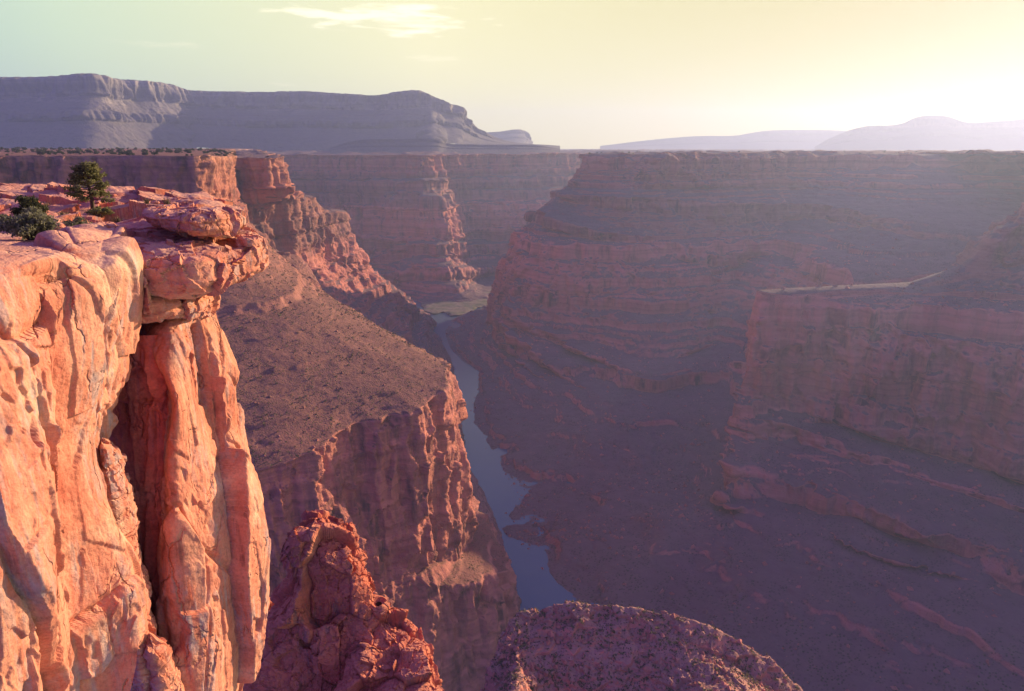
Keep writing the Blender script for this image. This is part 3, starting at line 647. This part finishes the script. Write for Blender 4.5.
Wc = [[P(72,335,40.6), P(72,440,39.8), P(86,540,38.8), P(100,740,37.4)], [P(100,335,39.8), P(104,440,39), P(118,540,38.2), P(128,740,37)],
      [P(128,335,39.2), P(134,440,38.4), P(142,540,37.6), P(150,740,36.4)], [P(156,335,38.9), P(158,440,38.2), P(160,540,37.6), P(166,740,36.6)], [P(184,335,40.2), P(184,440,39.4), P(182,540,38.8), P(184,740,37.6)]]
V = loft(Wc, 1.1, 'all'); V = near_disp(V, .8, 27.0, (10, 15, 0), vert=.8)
o = grid_mesh('cleft_wall', V, M_cleft, smooth=False); tag(o, 'red rock lining the back of the dark cleft, bounced light painted into its colour', 'cliff', kind='structure')
# block wedged low in the cleft
V = slab([(88,448,720,34),(103,449,720,33),(120,451,720,34),(123,449,720,36),(102,446,720,38),(86,447,720,36)], 1.1, .6, 33.0)
o = grid_mesh('cleft_block', V, M_rim, wrap=True, smooth=False); tag(o, 'squared block filling the lower part of the dark cleft', 'rock block', kind='structure')
V = slab([(132,640,780,34),(150,632,780,33),(170,640,780,34),(174,650,780,36),(150,640,780,39),(134,640,780,37)], 1.1, .7, 35.0)
o = grid_mesh('cleft_rubble', V, M_rim, wrap=True, smooth=False); tag(o, 'broken rubble choking the foot of the dark cleft', 'rubble', kind='structure')
# overhanging ledge
V = slab([(136,250,300,37.5),(168,252,303,37.6),(197,250,297,38.2),(236,246,281,41.5),(258,240,276,43.5),(266,236,268,46.5),(255,231,262,50),(200,226,270,55),(140,224,275,54),(112,232,290,46)], 1.1, 1.0, 43.0, big=.5)
o = grid_mesh('overhanging_ledge', V, M_rim, wrap=True, smooth=False); tag(o, 'thick overhanging sandstone ledge jutting out over the canyon', 'rock ledge', kind='structure')
V = slab([(142,296,322,38.2),(172,298,322,39),(200,294,318,41),(212,286,310,44),(205,282,310,50),(150,285,312,50)], 1.1, 0.8, 47.0, big=.4)
o = grid_mesh('ledge_neck', V, M_rim, wrap=True, smooth=False); tag(o, 'shaded bed of rock between the overhanging ledge and the pillar', 'rock bed', kind='structure')
# slickrock on top of the rim
Tc = []
for px, y0, y1 in ((-250,186,260),(-120,188,255),(-20,189,250),(40,191,246),(70,197,243),(95,200,241),(120,200,240),(160,199,240),(195,201,240),(222,209,240),(244,219,240)):
    Tc.append([P(px, y0+26, 84), P(px, y0+2, 76), P(px, y0, 70), P(px, y0*.72+y1*.28, 57), P(px, y0*.4+y1*.6+(4 if px > 100 else 0), 47), P(px, y1+(26 if px > 100 else 6), 41)])
V = loft(Tc, 1.1, 'all')
N = orient(V, blur(normals(V), 4), (0, 30, 50))
zl = V[..., 2] + .3*fbm(V, 6, 2)
fa, ea = facets(V + .8*np.stack([fbm(V, 3, 2, None, a) for a in (1, 2, 3)], -1), 4.2, 2.0, 4, .35)
V = V + N*(0.9*fbm(V, 6, 3, None, 2) + .55*fa + .35*layers(zl, .6, 8, .2) + .14*fbm(V, 1.0, 3, None, 5))[..., None]
TOP = V
o = grid_mesh('slickrock', V, M_rim, smooth=False); tag(o, 'sunlit rolling slickrock behind the shrubs on the rim', 'slickrock', kind='structure')

def boulder(name, outl, label, k=.7, off=0., cat='boulder', mat=None, group=None, **kw):
    V = slab(outl, 0.9, k, off, **kw); o = grid_mesh(name, V, mat or M_rim, wrap=True, smooth=False); return tag(o, label, cat, group)
boulder('slab_boulder', [(146,213,224,43),(165,214,230,41.5),(195,213,236,40.5),(224,211,236,42),(238,213,230,45),(230,207,222,50),(190,204,222,51),(155,207,220,48)],
        'pale flat layered slab lying on top of the overhanging ledge', .8, 51., big=.4)
boulder('boulder', [(238,238,247,43.2),(246,237,248,42.8),(256,238,247,43.4),(258,236,245,44.6),(248,234,244,45.4),(239,235,245,44.6)], 'small boulder near the tip of the overhanging ledge', .35, 61.)
boulder('boulder', [(80,225,238,45),(95,224,238,44),(110,226,237,45),(108,223,232,48),(90,222,232,48)], 'low rounded boulder at the foot of the pine, beside the grey shrub', .5, 63.)
boulder('boulder', [(47,221,243,43.5),(58,222,245,42.3),(69,229,244,43.2),(66,222,240,46),(52,219,238,47)], 'pale wedge shaped boulder between the two green shrubs', .5, 65.)
boulder('rock_fin', [(139,276,312,37.3),(144,276,312,37),(148,292,314,37.2),(147,290,312,38),(141,278,310,38)], 'thin upright fin of rock standing in the crack below the ledge', .3, 67., cat='rock')

# ------------------------------------------------------------------ red pinnacle
def tower(secs, depth, step, k, off, n=14, **kw):
    """stack of rough rings: (py, px_left, px_right, Y)"""
    cols = []
    rs = np.random.RandomState(int(off))
    for i in range(n):
        a = 2*math.pi*i/n; col = []
        wob = 1+rs.uniform(-.08, .08)
        for py, a0, a1, Y in secs:
            l, r = P(a0, py, Y), P(a1, py, Y); c = (l+r)/2; hw = (r[0]-l[0])/2
            ca, sa = math.cos(a), math.sin(a)
            q = (abs(ca)**3+abs(sa)**3)**(-1/3)
            col.append(np.array([c[0]+hw*ca*q*wob, c[1]+hw*depth*sa*q*wob, c[2]]))
        top = np.mean([0], 0)
        cols.append(col)
    A = np.array(cols); cap = A[:, 0].mean(0)
    A = np.concatenate([np.repeat(cap[None, None], n, 0)+np.array([0, 0, .6*k]), A], 1)
    V = loft(A, step, 'all', True)
    cen = A.reshape(-1, 3).mean(0)
    N = blur(normals(V, True), 3, True); rad = V.copy(); rad[..., :2] -= A[:, :, :2].mean((0, 1)); rad[..., 2] = 0
    N = N*np.sign(np.sum(N*rad, -1).mean())
    W = V + .2*k*np.stack([fbm(V, 2.0*k, 2, None, off+b) for b in (1, 11, 21)], -1)
    fa, ea = facets(W, 3.3*k, 4.2*k, 3, .6); fb, eb = facets(W, 1.3*k, 1.5*k, 5, .55); fc, ec = facets(W, .4*k, .35*k, 6, .5)
    zl = V[..., 2] + .3*k*fbm(V, 4*k, 2, None, off+2)
    d = .4*k*fbm(V, 4*k, 2, 6*k, off) + .8*fa + .55*fb + .6*fc - .12*k*np.clip(1-ea/.05, 0, 1) + .08*k*layers(zl, .8*k, 31, .3)
    return V + N*d[..., None]
V = tower([(530,296,343,140),(537,288,350,140),(548,288,354,139),(560,294,360,138),(580,298,372,137),(610,284,378,135),(640,268,384,133),(665,258,392,131),(700,248,400,128),(770,230,410,122)], .8, .8, 2.6, 71.0)
o = grid_mesh('rock_pinnacle', V, M_red, wrap=True, smooth=False); tag(o, 'crumbling red rock pinnacle lit by the sun below the cliff', 'rock pinnacle')
V = tower([(612,372,386,134),(630,366,412,131),(648,360,428,128),(670,350,436,124),(700,340,446,119),(770,320,455,110)], .8, .8, 2.0, 75.0)
o = grid_mesh('rubble_slope', V, M_red, wrap=True, smooth=False); tag(o, 'sunlit red rubble slope to the right of the pinnacle', 'rubble', kind='structure')
V = tower([(612,215,292,165),(635,200,310,160),(660,190,330,155),(700,180,350,150),(790,150,380,140)], .6, .9, 3.0, 79.0)
o = grid_mesh('shaded_ledges', V, M_red, wrap=True, smooth=False); tag(o, 'dark shaded red ledges between the cliff and the pinnacle', 'rock ledge', kind='structure')

# ------------------------------------------------------------------ plants
def tufts(cen, rad, n, size, rs, flat=0.8, shell=0.55):
    """n small leaf sprays scattered through an ellipsoid, denser towards its outside"""
    d = rs.normal(size=(n, 3)); d /= np.linalg.norm(d, axis=1)[:, None]
    r = (shell+(1-shell)*rs.rand(n))[:, None]*rs.choice([1, 1, .7], n)[:, None]
    c = np.asarray(cen)+d*r*np.asarray(rad)
    a = rs.normal(size=(n, 3)); a[:, 2] *= flat; a /= np.linalg.norm(a, axis=1)[:, None]
    b = np.cross(a, rs.normal(size=(n, 3))); b /= np.linalg.norm(b, axis=1)[:, None]
    s = size*rs.uniform(.6, 1.5, n)[:, None]
    q = np.stack([c-a*s*.2, c+b*s*.35+a*s*.5, c+a*s*1.2, c-b*s*.35+a*s*.5], 1)
    return q.reshape(-1, 3)
def quads(name, v, mat, parent=None):
    return raw_mesh(name, v, np.arange(len(v), dtype=np.int32).reshape(-1, 4), mat, False, parent)
def tube(path, radii, n=7):
    path = np.array(path, float); V = []
    for i, p in enumerate(path):
        t = path[min(i+1, len(path)-1)]-path[max(i-1, 0)]; t /= np.linalg.norm(t)+1e-9
        u = np.cross(t, [0.3, 1, .2]); u /= np.linalg.norm(u)+1e-9; w = np.cross(t, u)
        V.append([p+radii[i]*(u*math.cos(2*math.pi*k/n)+w*math.sin(2*math.pi*k/n)) for k in range(n)])
    V = np.array(V); m = len(path); f = []
    for i in range(m-1):
        for k in range(n): f.append([i*n+k, i*n+(k+1) % n, (i+1)*n+(k+1) % n, (i+1)*n+k])
    return V.reshape(-1, 3), np.array(f)
def tubes(name, lst, mat, parent):
    vs, fs, o_ = [], [], 0
    for p, r in lst:
        v, f = tube(p, r); vs.append(v); fs.append(f+o_); o_ += len(v)
    return raw_mesh(name, np.concatenate(vs), np.concatenate(fs), mat, True, parent)
def empty(name, loc):
    o = bpy.data.objects.new(name, None); o.empty_display_size = .5; C.objects.link(o); o.location = loc; return o

def ground(px, py, Y):
    """the rim rock's surface at that spot"""
    q = P(px, py, Y); best = None
    for ob in ('slickrock', 'cliff', 'cliff_buttress'):
        ok, loc, nrm, ix = bpy.data.objects[ob].ray_cast(mathutils.Vector((q[0], q[1], 50)), mathutils.Vector((0, 0, -1)))
        if ok and (best is None or loc.z > best): best = loc.z
    if best is not None: q[2] = best
    return q
bpy.context.view_layer.update()
def pine(px, py, Y, h, label):
    rs = np.random.RandomState(5); e = empty('pine_tree', ground(px, py, Y)); tag(e, label, 'tree')
    limbs = [([(0, 0, -.4), (.02*h, 0, .2*h), (-.01*h, .02*h, .5*h), (.02*h, 0, .8*h), (0, 0, .96*h)], [.05*h, .042*h, .03*h, .016*h, .004*h])]
    leaf = []
    for i in range(46):
        t = .2+.77*(i/46.)**.9; a = i*2.4+rs.uniform(-.4, .4)
        L_ = h*(.47*(1-t)**.6+.07)*rs.uniform(.65, 1.1)*(1.0 if t > .3 else .95)
        b0 = np.array([0, 0, t*h]); b1 = b0+np.array([math.cos(a)*L_, math.sin(a)*L_, L_*rs.uniform(-.05, .3)])
        mid = (b0+b1)/2+np.array([0, 0, .05*h*rs.uniform(-.3, .6)])
        limbs.append(([b0, mid, b1], [.012*h, .008*h, .003*h]))
        for q in (b1, (mid+b1)/2, mid*.4+b1*.6):
            leaf.append(tufts(q+rs.normal(size=3)*.02*h, (.10*h, .10*h, .045*h), 50, .036*h, rs))
    tubes('trunk', limbs, M_bark, e); quads('crown', np.concatenate(leaf), M_pine, e)
    return e
def shrub(name, px, py, Y, w, h, mat, label, seed, n=22, leaf=90, size=.05, cat='shrub', group=None):
    rs = np.random.RandomState(seed); e = empty(name, ground(px, py, Y)); tag(e, label, cat, group)
    st, lf = [], []
    for i in range(n):
        a = rs.uniform(0, 2*math.pi); r = math.sqrt(rs.rand())
        tip = np.array([math.cos(a)*r*w*.42, math.sin(a)*r*w*.42, h*(.92-.55*r*r)*rs.uniform(.55, 1.05)])
        st.append(([(0, 0, -.15), tip*np.array([.5, .5, .55]), tip], [.02*w, .012*w, .004*w]))
        lf.append(tufts(tip, (.13*w, .13*w, .15*h), leaf, size, rs, 1.2, .2)); lf.append(tufts(tip*.7, (.13*w, .13*w, .15*h), leaf//2, size, rs, 1.2, .2))
    tubes('stem', st, M_bark, e); quads('crown', np.concatenate(lf), mat, e); return e
pine(93, 212, 55, 3.5, 'dark green pine tree standing on the rim behind the shrubs')
shrub('shrub', 35, 246, 38.5, 3.4, 1.8, M_sage, 'wide green shrub spreading over the rock at the cliff edge', 1, 34, 110, .11)
shrub('shrub', 32, 222, 45, 2.2, 1.75, M_juniper, 'rounded dark shrub directly behind the wide green shrub', 2, 24, 90, .10)
shrub('shrub', 74, 228, 44, 2.3, 1.3, M_sage, 'small grey green shrub at the foot of the pine', 3, 20, 80, .09)
shrub('shrub', 100, 213, 53, 1.9, .8, M_pine, 'low dark bush hugging the pine trunk on its right', 4, 16, 80, .09)
shrub('shrub', -1, 217, 45, 1.3, .9, M_sage, 'small olive shrub cut off by the left edge of the view', 6, 16, 70, .09)

def juniper_mesh(seed, w, h, n, leaf):
    rs = np.random.RandomState(seed)
    return np.concatenate([tufts((rs.normal()*.22*w, rs.normal()*.22*w, h*rs.uniform(.3, .75)), (.3*w, .3*w, .28*h), n, leaf, rs, 1., .4) for _ in range(5)])
jn = []
for i in range(4):
    rs = np.random.RandomState(40+i); e = empty('juniper_bush', (0, 0, 0)); tag(e, 'small dark juniper bush on the flat rim top at left', 'bush', 'juniper bushes on the rim top')
    quads('crown', juniper_mesh(50+i, 7.0, 5.5, 70, 1.1), M_juniper, e); tubes('stem', [([(0, 0, -1.5), (.2, 0, 1.5), (0, .2, 3)], [.5, .4, .2])], M_bark, e); jn.append(e)
rs = np.random.RandomState(77); nj = 0
def rim_points(V, px0, px1, Ymax, n):
    """n random points of the flat rim top of a lofted wall"""
    N = normals(V); Q = V.reshape(-1, 3); X = CX+F_PX*Q[:, 0]/(Q[:, 1]*CP-Q[:, 2]*SP)
    ok = np.where((np.abs(N[..., 2]).ravel() > .93) & (Q[:, 2] > -60) & (X > px0) & (X < px1) & (Q[:, 1] < Ymax))[0]
    ok = ok[np.argsort(X[ok])]; at = np.searchsorted(X[ok], rs.uniform(px0, px1, n))
    return Q[ok[np.unique(np.clip(at, 0, len(ok)-1))]]
def put(src, x, y, z, sc_, label, group):
    global nj
    e = src if nj < 4 else src.copy()
    if nj >= 4:
        C.objects.link(e)
        for ch in src.children: c = ch.copy(); C.objects.link(c); c.parent = e
    e.location = (x, y, z); e.rotation_euler = (0, 0, rs.uniform(0, 6.28)); e.scale = (sc_, sc_, sc_*rs.uniform(.8, 1.1))
    e['label'] = label; e['group'] = group; nj += 1
for q in rim_points(TERR, -20, 235, 2800, 280):
    put(jn[nj % 4], *q, rs.uniform(.6, 1.7), 'small dark juniper bush on the flat rim top at left', 'juniper bushes on the rim top')
for q in rim_points(WALL, 588, 1030, 4200, 90):
    put(jn[nj % 4], *q, rs.uniform(.7, 1.7), 'tiny bush on the hazy skyline of the right canyon rim', 'bushes along the right canyon rim')
def scrub(name, V, n, smin, smax, mat, label, sel, seed, leaf=5):
    rs_ = np.random.RandomState(seed); N = normals(V); ok = np.where((sel(V, N) & (fbm(V, 22*smax, 3, None, seed) > -.05+.25*rs_.normal(size=V.shape[:2]))).ravel())[0]
    Q = V.reshape(-1, 3)[rs_.choice(ok, min(n, len(ok)), replace=False)]; out = []
    for q in Q:
        r = smin+(smax-smin)*rs_.rand()**2
        out.append(tufts(q+np.array([0, 0, .3*r]), (r*.5, r*.5, r*.4), leaf, r*.75, rs_, .8, .2))
    o = quads(name, np.concatenate(out), mat); return tag(o, label, 'scrub', kind='stuff')
def on_screen(V, N, nz):
    dep = V[..., 1]*CP-V[..., 2]*SP; x = CX+F_PX*V[..., 0]/dep; y = CY-F_PX*(V[..., 1]*SP+V[..., 2]*CP)/dep
    return (np.abs(N[..., 2]) > nz) & (x > 190) & (x < 1030) & (y > 160) & (y < 700)
scrub('desert_scrub', TERR, 9000, .8, 3.2, M_dry, 'dry grey brown scrub speckling the terrace slopes', lambda V, N: on_screen(V, N, .7), 5)
scrub('knoll_scrub', KNOLL, 2600, .5, 2.6, M_dry, 'dry scrub speckling the domed knoll', lambda V, N: on_screen(V, N, .55), 6)
print('junipers', nj)

# loose stones on the slickrock, and rubble on the far slopes
def stone_mesh(seed, r):
    rs_ = np.random.RandomState(seed); a = np.linspace(0, 2*np.pi, 13)[:-1]
    V = np.zeros((12, 7, 3)); 
    for j_, (q, z) in enumerate(((.02, .62), (.5, .6), (.85, .45), (1, .2), (1, 0), (.8, -.15), (.02, -.2))):
        V[:, j_, 0] = np.cos(a)*q; V[:, j_, 1] = np.sin(a)*q*.75; V[:, j_, 2] = z
    fa, _e = facets(V+seed*3.1, .9, .7, seed, .5); V = V*(1+.35*fa[..., None]) + .05*rs_.normal(size=V.shape)
    return V*r
stones = []
for i in range(3):
    o = grid_mesh('stone', stone_mesh(20+i, 1.0), M_rim, wrap=True, smooth=False); stones.append(o)
rs = np.random.RandomState(9); ns = 0
for k_ in range(26):
    px, Y = rs.uniform(2, 205), rs.uniform(41, 66); q = ground(px, 225, Y)
    o = stones[k_] if k_ < 3 else stones[k_ % 3].copy()
    if k_ >= 3: C.objects.link(o)
    f = rs.uniform(.12, .42); o.location = q+np.array([0, 0, .02]); o.scale = (f, f, f*rs.uniform(.6, 1)); o.rotation_euler = (0, 0, rs.uniform(0, 6.28))
    tag(o, 'small loose stone lying on the sunlit slickrock', 'stone', 'loose stones on the slickrock')
for k_, (px, Y) in enumerate(((14, 43), (66, 50), (118, 52), (128, 46), (150, 56), (50, 58), (170, 58), (84, 47))):
    rs_ = np.random.RandomState(60+k_); e = empty('grass_tuft', ground(px, 225, Y)); n_ = 46
    base = rs_.normal(size=(n_, 3))*.10; base[:, 2] = 0; dr = rs_.normal(size=(n_, 3))*.5; dr[:, 2] = 1; dr /= np.linalg.norm(dr, axis=1)[:, None]
    sd = np.cross(dr, rs_.normal(size=(n_, 3))); L_ = rs_.uniform(.25, .6, (n_, 1))
    quads('blade', np.stack([base-sd*.02, base+sd*.02, base+dr*L_+sd*.008, base+dr*L_-sd*.008], 1).reshape(-1, 3), M_dry, e); tag(e, 'dry grass tuft growing from a crack in the slickrock', 'grass tuft', 'dry grass tufts on the slickrock')
def rubble(name, V, n, smin, smax, mat, label, sel, seed):
    rs_ = np.random.RandomState(seed); N = normals(V); ok = np.where(sel(V, N).ravel())[0]
    Q = V.reshape(-1, 3)[rs_.choice(ok, min(n, len(ok)), replace=False)]
    base = np.array([(1,0,0),(-1,0,0),(0,1,0),(0,-1,0),(0,0,1),(0,0,-1)], float)
    tri = np.array([(0,2,4),(2,1,4),(1,3,4),(3,0,4),(2,0,5),(1,2,5),(3,1,5),(0,3,5)])
    r = (smin+(smax-smin)*rs_.rand(len(Q))**3)[:, None, None]
    ang_ = rs_.uniform(0, 6.28, len(Q)); ca, sa = np.cos(ang_), np.sin(ang_)
    B = base[None]*rs_.uniform(.5, 1.2, (len(Q), 6, 1)) + rs_.normal(size=(len(Q), 6, 3))*.15
    X_ = B[..., 0]*ca[:, None]-B[..., 1]*sa[:, None]; Y_ = B[..., 0]*sa[:, None]+B[..., 1]*ca[:, None]; B = np.stack([X_, Y_, B[..., 2]*.8], -1)*r + Q[:, None]
    F = (tri[None]+np.arange(len(Q))[:, None, None]*6).reshape(-1, 3)
    o = raw_mesh(name, B.reshape(-1, 3), F, mat, False); return tag(o, label, 'rubble', kind='stuff')
rubble('talus_rubble', WALL, 6000, 1.5, 9, M_canyon, 'fallen rock scattered over the shaded slopes of the right wall', lambda V, N: on_screen(V, N, .72) & (V[..., 2] < -300), 11)
rubble('terrace_rubble', TERR, 1800, .7, 4.0, M_terrace, 'fallen rock scattered over the brown terrace', lambda V, N: on_screen(V, N, .72), 12)
rubble('knoll_rubble', KNOLL, 1500, .4, 3.6, M_knoll, 'loose rock scattered over the domed knoll', lambda V, N: on_screen(V, N, .5), 13)

# ------------------------------------------------------------------ haze
hz = bpy.data.meshes.new('haze')
x0, x1, y0, y1, z0, z1 = -12000, 15500, -1500, 18600, -1200, 900
hv = [(x0,y0,z0),(x1,y0,z0),(x1,y1,z0),(x0,y1,z0),(x0,y0,z1),(x1,y0,z1),(x1,y1,z1),(x0,y1,z1)]
hz.from_pydata(hv, [], [(0,3,2,1),(4,5,6,7),(0,1,5,4),(1,2,6,5),(2,3,7,6),(3,0,4,7)])
mh = bpy.data.materials.new('haze'); mh.use_nodes = True; nt = mh.node_tree; nt.nodes.clear()
pv = nd(nt, 'ShaderNodeVolumePrincipled', inp={'Density': HAZE_D, 'Anisotropy': HAZE_G}); pv.inputs['Color'].default_value = (*HAZE_COL, 1)
ho = nd(nt, 'ShaderNodeOutputMaterial'); lk(nt, pv.outputs[0], ho.inputs['Volume']); hz.materials.append(mh)
oh = bpy.data.objects.new('haze', hz); C.objects.link(oh); tag(oh, 'pale evening haze filling the air of the canyon', 'haze', kind='stuff')
